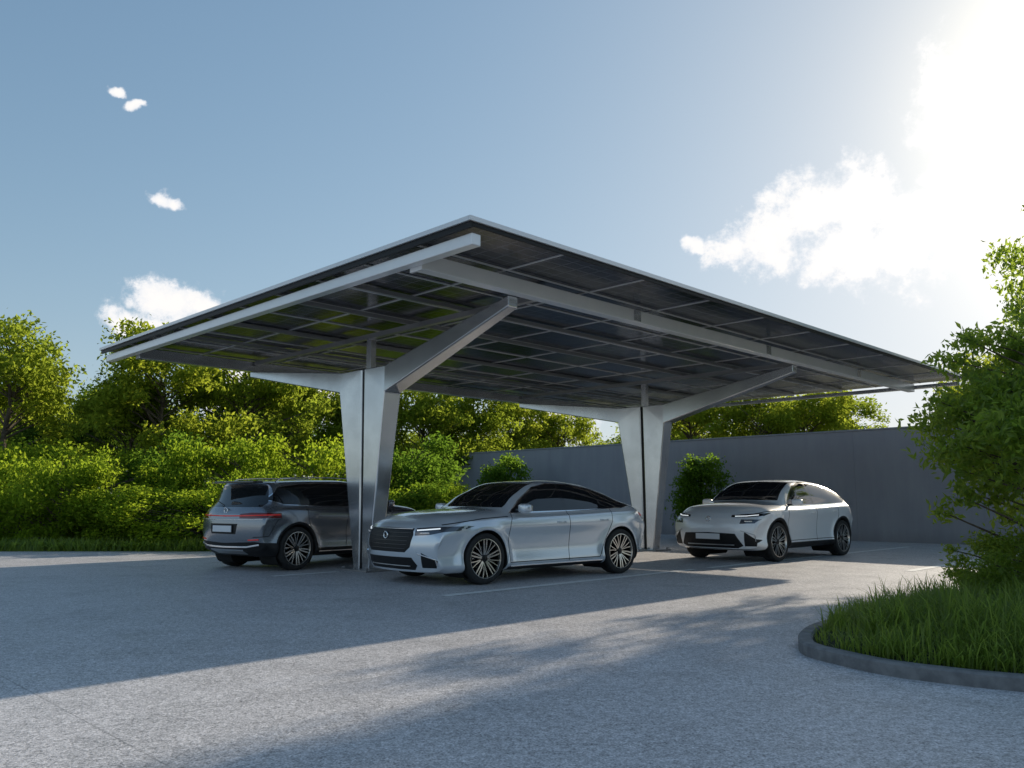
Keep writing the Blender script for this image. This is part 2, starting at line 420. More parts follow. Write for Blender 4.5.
def paint(bm, proj, poly, mi, filt, delete=False):
    ax = {'xz': (0, 2), 'yz': (1, 2), 'xy': (0, 1)}[proj]
    mnx = min(p[0] for p in poly)-.002; mxx = max(p[0] for p in poly)+.002
    mny = min(p[1] for p in poly)-.002; mxy = max(p[1] for p in poly)+.002
    def sel():
        r = []
        for f in bm.faces:
            a = [v.co[ax[0]] for v in f.verts]; b = [v.co[ax[1]] for v in f.verts]
            if max(a) < mnx or min(a) > mxx or max(b) < mny or min(b) > mxy: continue
            if filt(f.calc_center_median(), f.normal): r.append(f)
        return r
    n = len(poly)
    fs = sel()
    for i in range(n):
        p = poly[i]; q = poly[(i+1) % n]
        co = [0, 0, 0]; co[ax[0]] = p[0]; co[ax[1]] = p[1]
        d = (q[0]-p[0], q[1]-p[1]); l = math.hypot(*d)
        if l < 1e-6: continue
        no = [0, 0, 0]; no[ax[0]] = d[1]/l; no[ax[1]] = -d[0]/l
        fs = [f for f in fs if f.is_valid]
        geom = list({v for f in fs for v in f.verts})+list({e for f in fs for e in f.edges})+fs
        res = bmesh.ops.bisect_plane(bm, geom=geom, dist=1e-5, plane_co=co, plane_no=no)
        fs = list({g for g in res['geom'] if isinstance(g, bmesh.types.BMFace)} | {f for f in fs if f.is_valid})
    inside = []
    for f in fs:
        if not f.is_valid: continue
        c = f.calc_center_median()
        if inpoly((c[ax[0]], c[ax[1]]), poly): inside.append(f)
    if delete: bmesh.ops.delete(bm, geom=inside, context='FACES')
    else:
        for f in inside: f.material_index = mi

def strip(pts, w):
    out = []
    for a, b in zip(pts[:-1], pts[1:]):
        d = Vector((b[0]-a[0], b[1]-a[1])).normalized(); nrm = Vector((-d.y, d.x))*w/2; e = d*w*.3
        out.append([(a[0]+nrm.x-e.x, a[1]+nrm.y-e.y), (b[0]+nrm.x+e.x, b[1]+nrm.y+e.y), (b[0]-nrm.x+e.x, b[1]-nrm.y+e.y), (a[0]-nrm.x-e.x, a[1]-nrm.y-e.y)])
    return out

def superell(name, rx, ry, rz, e, loc, m, parent, rot=(0, 0, 0), mi2=None):
    V, F = [], []; nu, nv = 20, 12
    sg = lambda a, p: math.copysign(abs(a)**p, a)
    for i in range(nv+1):
        t = -math.pi/2+math.pi*i/nv
        for j in range(nu):
            a = 2*math.pi*j/nu
            V.append((rx*sg(math.cos(t), e)*sg(math.cos(a), e), ry*sg(math.cos(t), e)*sg(math.sin(a), e), rz*sg(math.sin(t), e)))
    for i in range(nv):
        for j in range(nu):
            F.append((i*nu+j, i*nu+(j+1) % nu, (i+1)*nu+(j+1) % nu, (i+1)*nu+j))
    o = pyd(name, V, F, [m], parent, True); o.location = loc; o.rotation_euler = rot
    return o

def sweep(name, pts, w, h, m, parent, up=(0, 0, 1)):
    pts = [Vector(p) for p in pts]; V = []; F = []; up = Vector(up)
    for i, p in enumerate(pts):
        t = (pts[min(i+1, len(pts)-1)]-pts[max(i-1, 0)]).normalized()
        s = t.cross(up).normalized(); u = s.cross(t).normalized()
        for a, b in ((-1, -1), (1, -1), (1, 1), (-1, 1)): V.append(p+s*w/2*a+u*h/2*b)
    for i in range(len(pts)-1):
        for j in range(4): F.append((i*4+j, i*4+(j+1) % 4, i*4+4+(j+1) % 4, i*4+4+j))
    n = len(V); F.append((0, 1, 2, 3)); F.append((n-1, n-2, n-3, n-4))
    return pyd(name, V, F, [m], parent, bevel=min(w, h)*.2)

def build_car(name, C, loc, fwd):
    rz = math.atan2(fwd[1], fwd[0]); root = empty(name, loc, rz)
    xr, xf = C['xr'], C['xf']; nx, nr = 170, 66
    tt = np.linspace(0, 1, nx); tt = .5-.5*np.cos(math.pi*tt)*(.75)-.0; tt = (tt-tt[0])/(tt[-1]-tt[0]); xs = xr+(xf-xr)*(0.5*tt+.5*np.linspace(0, 1, nx))
    fn = lambda key: pchip([p[0] for p in C[key]], [p[1] for p in C[key]], xs)
    ZT, ZB, Wd, WR, ZL = fn('zt'), fn('zb'), fn('w'), fn('wr'), fn('zl')
    grid = []
    ti = np.linspace(0, 12, nr)
    for i, x in enumerate(xs):
        zt, zb, w, wr, zl = ZT[i], ZB[i], Wd[i], WR[i], ZL[i]
        H = zb-zl; c = zt-zb; g = min(1, max(0, (c-.10)/.22)); g = g*g*(3-2*g)
        wb = w*C.get('wbf', .925)
        L_ = lambda a, b: a*(1-g)+b*g
        p = [(0, zl-.006), (.80*w, zl), (.93*w, zl+.05*H), (.980*w, zl+.15*H), (.955*w, zl+.38*H), (.968*w, zl+.60*H), (1.0*w, zl+.80*H), (.982*w, zl+.93*H), (wb, zb),
             (L_(.80*w, (wb+wr)/2+.03), L_(zb+.50*c, zb+(zt-.05-zb)*.52)),
             (L_(.56*w, wr), L_(zb+.80*c, zt-.05)),
             (L_(.30*w, wr*.66), L_(zb+.95*c, zt-.012)), (0, zt)]
        ys = pchip(range(13), [a for a, _ in p], ti); zs = pchip(range(13), [b for _, b in p], ti)
        grid.append([(x, ys[j], zs[j]) for j in range(nr)])
    cap = 18
    rear = [[(xr, y*s, z) for (_, y, z) in grid[0]] for s in np.linspace(0, 1, cap)[:-1]]
    front = [[(xf, y*s, z) for (_, y, z) in grid[-1]] for s in np.linspace(1, 0, cap)[1:]]
    G = rear+grid+front
    wx = [C['wf'], C['wrr']]; RA = C['ra']; WZ = C['tr']
    def deform(x, y, z):
        t = min(1, max(0, (x-(xf-.85))/.85)); f = t*t*(3-2*t)
        x2 = x-f*(C['bf']*(abs(y)/.92)**2.6)-f*f*min(.25, C['lf']*(z-C['zf'])**2)
        t = min(1, max(0, ((xr+.7)-x)/.7)); f = t*t*(3-2*t)
        x2 += f*(C['br']*(abs(y)/.92)**2.8)+f*f*min(.25, C['lr']*(z-C['zr'])**2)
        if y > .6:
            for a in wx:
                d = math.hypot(x2-a, z-WZ); y += .028*math.exp(-((d-RA-.02)/.075)**2)
        return (x2, y, z)
    bm = bmesh.new(); VV = [[bm.verts.new(deform(*p)) for p in row] for row in G]
    for i in range(len(G)-1):
        for j in range(nr-1):
            try: bm.faces.new((VV[i][j], VV[i+1][j], VV[i+1][j+1], VV[i][j+1]))
            except ValueError: pass
    bmesh.ops.remove_doubles(bm, verts=bm.verts, dist=2e-4)
    bmesh.ops.dissolve_degenerate(bm, edges=bm.edges, dist=1e-4)
    bmesh.ops.recalc_face_normals(bm, faces=bm.faces)
    tot = sum(1 if (f.normal.y > 0) else -1 for f in bm.faces if f.calc_center_median().y > .8)
    if tot < 0: bmesh.ops.reverse_faces(bm, faces=bm.faces)
    bm.normal_update()
    bvh = BVHTree.FromBMesh(bm)
    def sf(y, z, sgn=1, off=.004):
        h = bvh.ray_cast(Vector((5*sgn, abs(y), z)), Vector((-sgn, 0, 0)))
        return Vector((h[0].x+off*sgn, y, z)) if h[0] else Vector((xf*sgn, y, z))
    def ss(x, z, off=.004):
        h = bvh.ray_cast(Vector((x, 3, z)), Vector((0, -1, 0)))
        return Vector((x, h[0].y+off, z)) if h[0] else Vector((x, .9, z))
    mats = [C['paint'], M_GLASS, M_BLACK, M_CHROME, M_MATT, M_LAMP, M_RED, M_SILVERLOW, M_REDDK]
    for r in C['regions']:
        paint(bm, *r)
    for a in wx:
        poly = [(a+RA*math.cos(t), WZ+RA*math.sin(t)) for t in [2*math.pi*k_/36 for k_ in range(36)]]
        if C.get('clad'):
            polyc = [(a+(RA+.045)*math.cos(t), WZ+(RA+.045)*math.sin(t)) for t in [2*math.pi*k_/36 for k_ in range(36)]]
            paint(bm, 'xz', polyc, 4, lambda c, n_: c.y > .5)
        paint(bm, 'xz', poly, 0, lambda c, n_: c.y > .45, True)
    be = [e for e in bm.edges if e.is_boundary and all(v.co.y > .5 and any(abs(math.hypot(v.co.x-a, v.co.z-WZ)-RA) < .02 for a in wx) for v in e.verts)]
    r = bmesh.ops.extrude_edge_only(bm, edges=be)
    for g_ in r['geom']:
        if isinstance(g_, bmesh.types.BMVert): g_.co.y -= .09
        elif isinstance(g_, bmesh.types.BMFace): g_.material_index = 4
    r = bmesh.ops.duplicate(bm, geom=bm.verts[:]+bm.edges[:]+bm.faces[:])
    nf = [g_ for g_ in r['geom'] if isinstance(g_, bmesh.types.BMFace)]
    for g_ in r['geom']:
        if isinstance(g_, bmesh.types.BMVert): g_.co.y *= -1
    bmesh.ops.reverse_faces(bm, faces=nf)
    bmesh.ops.remove_doubles(bm, verts=[v for v in bm.verts if abs(v.co.y) < 1e-3], dist=5e-4)
    me = bpy.data.meshes.new('body'); bm.to_mesh(me); bm.free()
    for m in mats: me.materials.append(m)
    obj('body', me, root, None, True)
    for i, a in enumerate(wx):
        for s in (1, -1):
            o = bpy.data.objects.new('wheel_%s_%s' % ('front' if i == 0 else 'rear', 'l' if s > 0 else 'r'), WHEEL); COL.objects.link(o); o.parent = root
            o.location = (a, s*C['ty'], WZ); k_ = WZ/.366; o.scale = (k_, 1, k_)
            o.rotation_euler = (0, .7*i, 0 if s > 0 else math.pi)
            V, F, MI = [], [], []
            lathe([(RA+.012, .86), (RA+.012, .40), (0, .40)], 0, V, F, MI, 40)
            w_ = pyd('wheel_well', [(x+a, y*s, z+WZ) for x, y, z in V if True], F, [M_WELL], root)
            for v_ in w_.data.vertices:
                if v_.co.z < .10: v_.co.z = .10
    for s in (1, -1):
        b = ss(C['mx'], C['mz']-.02)
        superell('mirror', .075, .105, .068, .55, (C['mx']-.02, s*(b.y+.15), C['mz']+.045), C['paint'], root, (0, 0, -.15*s))
        box('mirror_stalk', C['mx']-.03, C['mx']+.03, *sorted((s*(b.y-.02), s*(b.y+.10))), C['mz']-.02, C['mz']+.012, M_BLACK, root, .006)
        box('mirror_glass', C['mx']-.099, C['mx']-.09, *sorted((s*(b.y+.08), s*(b.y+.23))), C['mz']+.0, C['mz']+.085, M_CHROME, root)
        for hx, hz in C['handles']:
            p = [ss(hx+d, hz, .016 if abs(d) < .08 else .0) for d in (-.095, -.08, -.03, .03, .08, .095)]
            sweep('door_handle', [(q.x, q.y*s, q.z) for q in p], .018, .024, C['hmat'], root)
        for (nm, pl, w_, h_, m_, where) in C.get('sweeps', []):
            P_ = []
            for k_ in range(len(pl)-1):
                for t in np.linspace(0, 1, 7)[(1 if k_ else 0):]:
                    a_ = pl[k_][0]*(1-t)+pl[k_+1][0]*t; b_ = pl[k_][1]*(1-t)+pl[k_+1][1]*t
                    q = sf(a_, b_, 1) if where == 'f' else sf(a_, b_, -1) if where == 'r' else ss(a_, b_)
                    P_.append((q.x, q.y*s, q.z))
            sweep(nm, P_, w_, h_, m_, root)
    for (z, hw, m_, w_, h_) in C.get('slats', []):
        sweep('grille_slat', [tuple(sf(y, z, 1, 0.0)) for y in np.linspace(-hw, hw, 15)], w_, h_, m_, root)
    pf = C.get('plate')
    if pf:
        sgn, z = pf; p = sf(0, z, sgn, 0)
        x0, x1 = sorted((p.x+.004*sgn, p.x+.02*sgn)); box('number_plate', x0, x1, -.26, .26, z-.055, z+.055, M_PLATE, root, .004)
        fr_ = sorted((p.x-.01*sgn, p.x+.012*sgn)); box('plate_frame', fr_[0], fr_[1], -.275, .275, z-.07, z+.07, M_MATT, root)
    if 'badge' in C:
        z = C['badge'][0]; p = sf(0, z, C['badge'][1], .008)
        V, F, MI = [], [], []; lathe([(.056, 0), (.054, .014), (.038, .014), (.036, 0)], 0, V, F, MI, 28)
        o = pyd('badge', V, F, [M_CHROME], root, True); o.location = p; o.rotation_euler = (0, 0, -math.pi/2*C['badge'][1])
    return root, sf, ss

side = lambda c, n: c.y > .45
def fr(xmin): return lambda c, n: c.x > xmin and n.x > .05
def re(xmax): return lambda c, n: c.x < xmax and n.x < -.05

P_SILVER = paint_mat('silver_blue_paint', (.74, .78, .83), .38, .22)
P_GREY = paint_mat('steel_grey_paint', (.27, .285, .315), .7, .25)
P_WHITE = paint_mat('pearl_white_paint', (.84, .85, .87), .10, .3)

def side_window(outline, glass, pillars=True):
    R = [('xz', offs(outline, .013), 3, side), ('xz', outline, 2, side)]
    for g in glass: R.append(('xz', g, 1, side))
    return R
def gaps(lines, w=.012, m=4):
    R = []
    for l in lines:
        for q in strip(l, w): R.append(('xz', q, m, lambda c, n: c.y > .6))
    return R

# sedan -----------------------------------------------------------
sed = dict(xr=-2.33, xf=2.54, wf=1.46, wrr=-1.40, ra=.405, tr=.366, ty=.805, paint=P_SILVER, hmat=P_SILVER,
    zt=[(-2.33, .97), (-2.28, 1.06), (-2.15, 1.115), (-1.85, 1.185), (-1.35, 1.35), (-.8, 1.475), (-.2, 1.52), (.25, 1.495), (.65, 1.355), (.95, 1.19), (1.14, 1.09), (1.3, 1.075), (1.7, 1.045), (2.10, .995), (2.38, .925), (2.49, .865), (2.54, .78)],
    zb=[(-2.33, .88), (-2.28, .98), (-2.1, 1.045), (-1.6, 1.055), (-.6, 1.02), (.5, .985), (1.14, .975), (1.6, .95), (2.10, .90), (2.38, .85), (2.49, .80), (2.54, .71)],
    w=[(-2.33, .84), (-2.1, .90), (-1.6, .935), (-.5, .93), (.6, .925), (1.5, .935), (2.1, .93), (2.54, .90)],
    wr=[(-2.33, .60), (-1.6, .60), (-.8, .585), (0, .59), (.6, .62), (1.14, .70), (2.54, .7)],
    zl=[(-2.33, .30), (-2.1, .21), (-1.5, .18), (1.6, .17), (2.2, .17), (2.54, .20)],
    bf=.30, lf=.9, zf=.55, br=.30, lr=.9, zr=.75, mx=.80, mz=1.03, handles=[(-.05, .86), (-1.0, .88)], badge=(.70, 1), plate=None,
    slats=[(z, .43+.06*(z-.5)/.2, M_DKCHROME, .010, .006) for z in (.52, .575, .63, .685, .74)]+[(.795, .50, M_CHROME, .014, .012), (.278, .46, M_SILVERLOW, .02, .012)],
    sweeps=[('headlamp_drl', [(.58, .775), (.70, .785), (.84, .80)], .012, .016, M_DRL, 'f'),
            ('headlamp_projector', [(.64, .735), (.76, .74)], .014, .018, M_CHROME, 'f'),
            ('bumper_blade', [(.62, .46), (.84, .38), (.84, .29)], .014, .016, M_CHROME, 'f'),
            ('sill_trim', [(-.95, .245), (.98, .235)], .015, .018, M_CHROME, 's')])
ol = [(.92, 1.015), (.66, 1.20), (.33, 1.385), (-.02, 1.45), (-.50, 1.44), (-.95, 1.372), (-1.38, 1.25), (-1.70, 1.115), (-1.5, 1.078), (-.6, 1.045)]
gl = [[(.82, 1.03), (.62, 1.185), (.32, 1.362), (-.02, 1.427), (-.14, 1.427), (-.19, 1.045)],
      [(-.27, 1.048), (-.22, 1.426), (-.50, 1.418), (-.93, 1.352), (-1.10, 1.305), (-1.14, 1.072)],
      [(-1.18, 1.075), (-1.15, 1.29), (-1.36, 1.228), (-1.60, 1.12), (-1.48, 1.092)]]
sed['regions'] = side_window(ol, gl)+[
    ('yz', [(-.01, 1.10), (.72, 1.085), (.71, 1.12), (.585, 1.45), (-.01, 1.475)], 1, lambda c, n: .05 < c.x < 1.25 and n.x > .12),
    ('xy', [(-.85, -.01), (.14, -.01), (.14, .49), (-.85, .47)], 1, lambda c, n: c.z > 1.4 and n.z > .5),
    ('yz', [(-.01, 1.43), (.52, 1.40), (.64, 1.20), (-.01, 1.21)], 1, lambda c, n: -2.0 < c.x < -.6 and n.x < -.1),
    ('yz', [(-.01, .468), (.42, .468), (.51, .54), (.545, .71), (.52, .80), (-.01, .81)], 4, fr(1.9)),
    ('yz', [(.565, .70), (.78, .715), (.93, .765), (.94, .83), (.72, .82), (.55, .805)], 5, fr(1.5)),
    ('yz', [(-.01, .225), (.52, .225), (.58, .29), (.52, .40), (-.01, .40)], 4, fr(1.9)),
    ('yz', [(.64, .26), (.82, .26), (.86, .36), (.67, .47)], 4, fr(1.7)),
    ('yz', [(.30, .90), (.86, .93), (.88, .99), (.30, .96)], 6, re(-1.7)),
    ('yz', [(-.01, .20), (.70, .20), (.76, .38), (-.01, .40)], 4, re(-1.7)),
    ('xz', [(-.98, .17), (1.03, .17), (1.03, .228), (-.98, .238)], 4, side)]+gaps(
    [[(1.00, .30), (1.02, .6), (.99, .85), (.92, 1.0)], [(-.22, .27), (-.245, .7), (-.22, 1.03)], [(-.90, .30), (-1.02, .55), (-1.19, .85), (-1.20, 1.05)], [(-.90, .30), (1.00, .29)],
     [(1.02, .955), (1.5, .93), (1.9, .885), (2.15, .85)]])
r_, _, _ = build_car('parked_sedan', sed, (.10, 14.30, .012), (-.766, -.643)); r_.scale = (1.03, 1.12, 1.04)

# crossover (right) -------------------------------------------------
xo = dict(xr=-2.32, xf=2.46, wf=1.44, wrr=-1.40, ra=.43, tr=.39, ty=.82, paint=P_WHITE, hmat=P_WHITE, clad=True,
    zt=[(-2.32, 1.02), (-2.27, 1.14), (-2.15, 1.24), (-1.9, 1.37), (-1.4, 1.53), (-.8, 1.62), (-.2, 1.65), (.3, 1.62), (.7, 1.48), (1.0, 1.31), (1.18, 1.205), (1.35, 1.18), (1.75, 1.14), (2.1, 1.08), (2.33, 1.01), (2.42, .95), (2.46, .86)],
    zb=[(-2.32, .9), (-2.27, 1.02), (-2.1, 1.11), (-1.6, 1.13), (-.6, 1.10), (.5, 1.07), (1.18, 1.06), (1.7, 1.04), (2.1, .98), (2.33, .92), (2.42, .86), (2.46, .77)],
    w=[(-2.32, .86), (-2.1, .92), (-1.6, .95), (-.5, .94), (.6, .94), (1.5, .95), (2.1, .94), (2.46, .91)],
    wr=[(-2.32, .64), (-1.6, .63), (-.8, .62), (0, .625), (.6, .65), (1.18, .72), (2.46, .72)],
    zl=[(-2.32, .34), (-2.1, .26), (-1.5, .24), (1.6, .23), (2.2, .23), (2.46, .27)],
    bf=.26, lf=.8, zf=.6, br=.28, lr=.9, zr=.8, mx=.80, mz=1.12, handles=[(-.05, .95), (-1.0, .97)], badge=(.84, 1), plate=(1, .50),
    slats=[(.34, .50, M_SILVERLOW, .02, .02), (.39, .46, M_MATT, .02, .01)],
    sweeps=[('headlamp_drl', [(.52, .895), (.70, .90), (.86, .92)], .012, .014, M_DRL, 'f'),
            ('headlamp_projector', [(.70, .80), (.82, .80)], .012, .016, M_CHROME, 'f'),
            ('bumper_blade', [(.64, .62), (.87, .54), (.87, .42)], .014, .016, M_SILVERLOW, 'f')])
ol = [(.94, 1.10), (.68, 1.30), (.36, 1.50), (-.02, 1.58), (-.50, 1.58), (-.95, 1.53), (-1.45, 1.42), (-1.84, 1.26), (-1.6, 1.155), (-.6, 1.125)]
gl = [[(.83, 1.118), (.64, 1.285), (.34, 1.477), (-.02, 1.556), (-.14, 1.556), (-.19, 1.13)],
      [(-.27, 1.13), (-.22, 1.557), (-.50, 1.556), (-.93, 1.508), (-1.12, 1.47), (-1.16, 1.15)],
      [(-1.20, 1.155), (-1.17, 1.455), (-1.43, 1.395), (-1.72, 1.26), (-1.58, 1.175)]]
xo['regions'] = side_window(ol, gl)+[
    ('yz', [(-.01, 1.215), (.73, 1.20), (.72, 1.24), (.62, 1.575), (-.01, 1.605)], 1, lambda c, n: .05 < c.x < 1.3 and n.x > .12),
    ('yz', [(-.01, 1.53), (.54, 1.50), (.66, 1.30), (-.01, 1.32)], 1, lambda c, n: -2.2 < c.x < -.6 and n.x < -.1),
    ('yz', [(.45, .875), (.74, .875), (.92, .90), (.95, .955), (.72, .94), (.45, .915)], 2, fr(1.5)),
    ('yz', [(.62, .75), (.86, .76), (.92, .835), (.64, .835)], 5, fr(1.5)),
    ('yz', [(-.01, .28), (.56, .28), (.66, .33), (.54, .56), (-.01, .58)], 4, fr(1.9)),
    ('yz', [(.68, .32), (.87, .32), (.90, .44), (.70, .60)], 4, fr(1.7)),
    ('yz', [(-.01, .95), (.86, .98), (.88, 1.03), (-.01, 1.0)], 6, re(-1.7)),
    ('xz', [(-1.02, .2), (1.06, .2), (1.06, .36), (-1.02, .37)], 4, side)]+gaps(
    [[(1.00, .40), (1.03, .6), (1.0, .9), (.93, 1.08)], [(-.22, .38), (-.245, .7), (-.22, 1.11)], [(-.92, .40), (-1.05, .58), (-1.21, .9), (-1.22, 1.13)], [(-.92, .41), (1.00, .40)],
     [(1.04, 1.03), (1.5, 1.015), (1.9, .975), (2.15, .93)]])
r_, _, _ = build_car('parked_crossover', xo, (5.80, 18.87, .012), (-.731, -.682)); r_.scale = (1, 1.09, 1.03)

# SUV (rear view) ---------------------------------------------------
suv = dict(xr=-2.32, xf=2.38, wf=1.42, wrr=-1.42, ra=.425, tr=.385, ty=.815, paint=P_GREY, hmat=P_GREY, clad=True,
    zt=[(-2.32, 1.0), (-2.29, 1.10), (-2.22, 1.22), (-2.10, 1.42), (-2.02, 1.53), (-1.96, 1.57), (-1.6, 1.60), (-.9, 1.63), (-.2, 1.64), (.3, 1.605), (.7, 1.48), (1.0, 1.31), (1.2, 1.20), (1.4, 1.175), (1.75, 1.13), (2.1, 1.06), (2.28, .98), (2.35, .92), (2.38, .82)],
    zb=[(-2.32, .93), (-2.29, 1.02), (-2.22, 1.08), (-2.02, 1.12), (-1.6, 1.12), (-.6, 1.09), (.5, 1.07), (1.2, 1.07), (1.7, 1.04), (2.1, .98), (2.28, .91), (2.35, .85), (2.38, .75)],
    w=[(-2.32, .88), (-2.1, .92), (-1.6, .945), (-.5, .94), (.6, .94), (1.5, .945), (2.1, .92), (2.38, .87)],
    wr=[(-2.32, .66), (-1.9, .63), (-.8, .625), (0, .63), (.6, .66), (1.2, .72), (2.4, .72)],
    zl=[(-2.32, .36), (-2.1, .27), (-1.5, .23), (1.6, .22), (2.2, .22), (2.38, .27)],
    bf=.36, lf=.9, zf=.6, br=.24, lr=.5, zr=.75, mx=.82, mz=1.13, handles=[(-.05, .97), (-1.0, .99)], plate=(-1, .74), badge=(1.06, -1),
    sweeps=[('tail_lamp_bar', [(0.0, .965), (.45, .97), (.70, .978), (.93, .985)], .014, .020, M_RED, 'r'),
            ('tailgate_crease', [(0.0, .90), (.45, .90), (.84, .91)], .012, .010, M_CHROME, 'r'),
            ('bumper_trim', [(.0, .42), (.55, .43), (.78, .47)], .02, .03, M_CHROME, 'r'),
            ('reflector', [(.60, .55), (.78, .56)], .012, .02, M_RED, 'r'),
            ('sill_trim', [(-.93, .315), (.96, .305)], .015, .02, M_CHROME, 's')])
ol = [(.92, 1.11), (.68, 1.31), (.36, 1.48), (-.02, 1.55), (-.6, 1.555), (-1.2, 1.53), (-1.74, 1.47), (-1.97, 1.25), (-1.7, 1.17), (-.6, 1.13)]
gl = [[(.80, 1.128), (.64, 1.29), (.34, 1.46), (-.02, 1.527), (-.14, 1.53), (-.19, 1.14)],
      [(-.27, 1.14), (-.22, 1.53), (-.60, 1.53), (-1.12, 1.507), (-1.16, 1.165)],
      [(-1.22, 1.17), (-1.18, 1.50), (-1.70, 1.44), (-1.88, 1.25), (-1.68, 1.195)]]
suv['regions'] = side_window(ol, gl)+[
    ('yz', [(-.01, 1.195), (.71, 1.185), (.70, 1.22), (.615, 1.54), (-.01, 1.56)], 1, lambda c, n: .05 < c.x < 1.3 and n.x > .12),
    ('yz', [(-.01, 1.12), (.72, 1.12), (.76, 1.20), (.63, 1.50), (-.01, 1.52)], 1, lambda c, n: c.x < -1.8 and n.x < -.25),
    ('yz', [(.40, .925), (.66, .92), (.97, .935), (.97, 1.02), (.62, 1.025), (.40, 1.0)], 8, lambda c, n: c.x < -1.80),
    ('yz', [(-.01, .20), (.98, .20), (.98, .49), (.70, .52), (-.01, .49)], 4, re(-1.85)),
    ('yz', [(-.01, .29), (.42, .29), (.46, .38), (-.01, .38)], 7, re(-1.9)),
    ('yz', [(-.01, .65), (.34, .65), (.38, .83), (-.01, .83)], 4, re(-1.9)),
    ('xz', [(-1.02, .2), (1.02, .2), (1.02, .38), (-1.02, .38)], 4, side)]+gaps(
    [[(1.00, .40), (1.03, .6), (1.0, .9), (.93, 1.08)], [(-.22, .38), (-.245, .7), (-.22, 1.11)], [(-.92, .40), (-1.05, .58), (-1.19, .9), (-1.20, 1.13)],
     [(1.04, 1.04), (1.5, 1.02), (1.9, .97), (2.15, .92)], [(-1.86, .9), (-2.0, .62), (-2.2, .60)]])
sr, _, _ = build_car('parked_suv', suv, (-3.78, 16.80, .012), (.588, .809))
sr.scale = (1, 1.03, 1)
box('rear_spoiler', -2.14, -1.93, -.56, .56, 1.545, 1.58, M_BLACK, sr, .012)
for s in (1, -1):
    sweep('roof_rail', [(x, s*(.60), z-.03) for x, z in ((-1.7, 1.60), (-1.6, 1.66), (-1.2, 1.685), (-.4, 1.70), (.1, 1.685), (.22, 1.62))], .025, .022, M_CHROME, sr)
sweep('rear_wiper', [(-2.30, .0, 1.15), (-2.25, .2, 1.2), (-2.2, .4, 1.26)], .012, .012, M_MATT, sr)

# ---------------------------------------------------------------- vegetation
def leaves(rng, cent, nrm, L, asp=.5, jit=.8):
    n = len(cent)
    a = rng.normal(size=(n, 3)); 
    nn = nrm*(1-jit)+rng.normal(size=(n, 3))*jit; nn /= np.linalg.norm(nn, axis=1)[:, None]+1e-9
    a -= (a*nn).sum(1)[:, None]*nn; a /= np.linalg.norm(a, axis=1)[:, None]+1e-9
    b = np.cross(nn, a)
    l = L*rng.uniform(.6, 1.25, (n, 1))
    fold = nn*l*.10
    v = np.empty((n, 4, 3)); v[:, 0] = cent-a*l*.5; v[:, 1] = cent+b*l*asp*.5+fold; v[:, 2] = cent+a*l*.5; v[:, 3] = cent-b*l*asp*.5+fold
    return v.reshape(-1, 3)

def cone_seg(V, F, p, q, r0, r1, n=6):
    p = Vector(p); q = Vector(q); d = (q-p).normalized(); s = d.orthogonal().normalized(); t = d.cross(s); b = len(V)
    for c, r in ((p, r0), (q, r1)):
        for k_ in range(n):
            a = 2*math.pi*k_/n; V.append(tuple(c+s*r*math.cos(a)+t*r*math.sin(a)))
    for k_ in range(n): F.append((b+k_, b+(k_+1) % n, b+n+(k_+1) % n, b+n+k_))

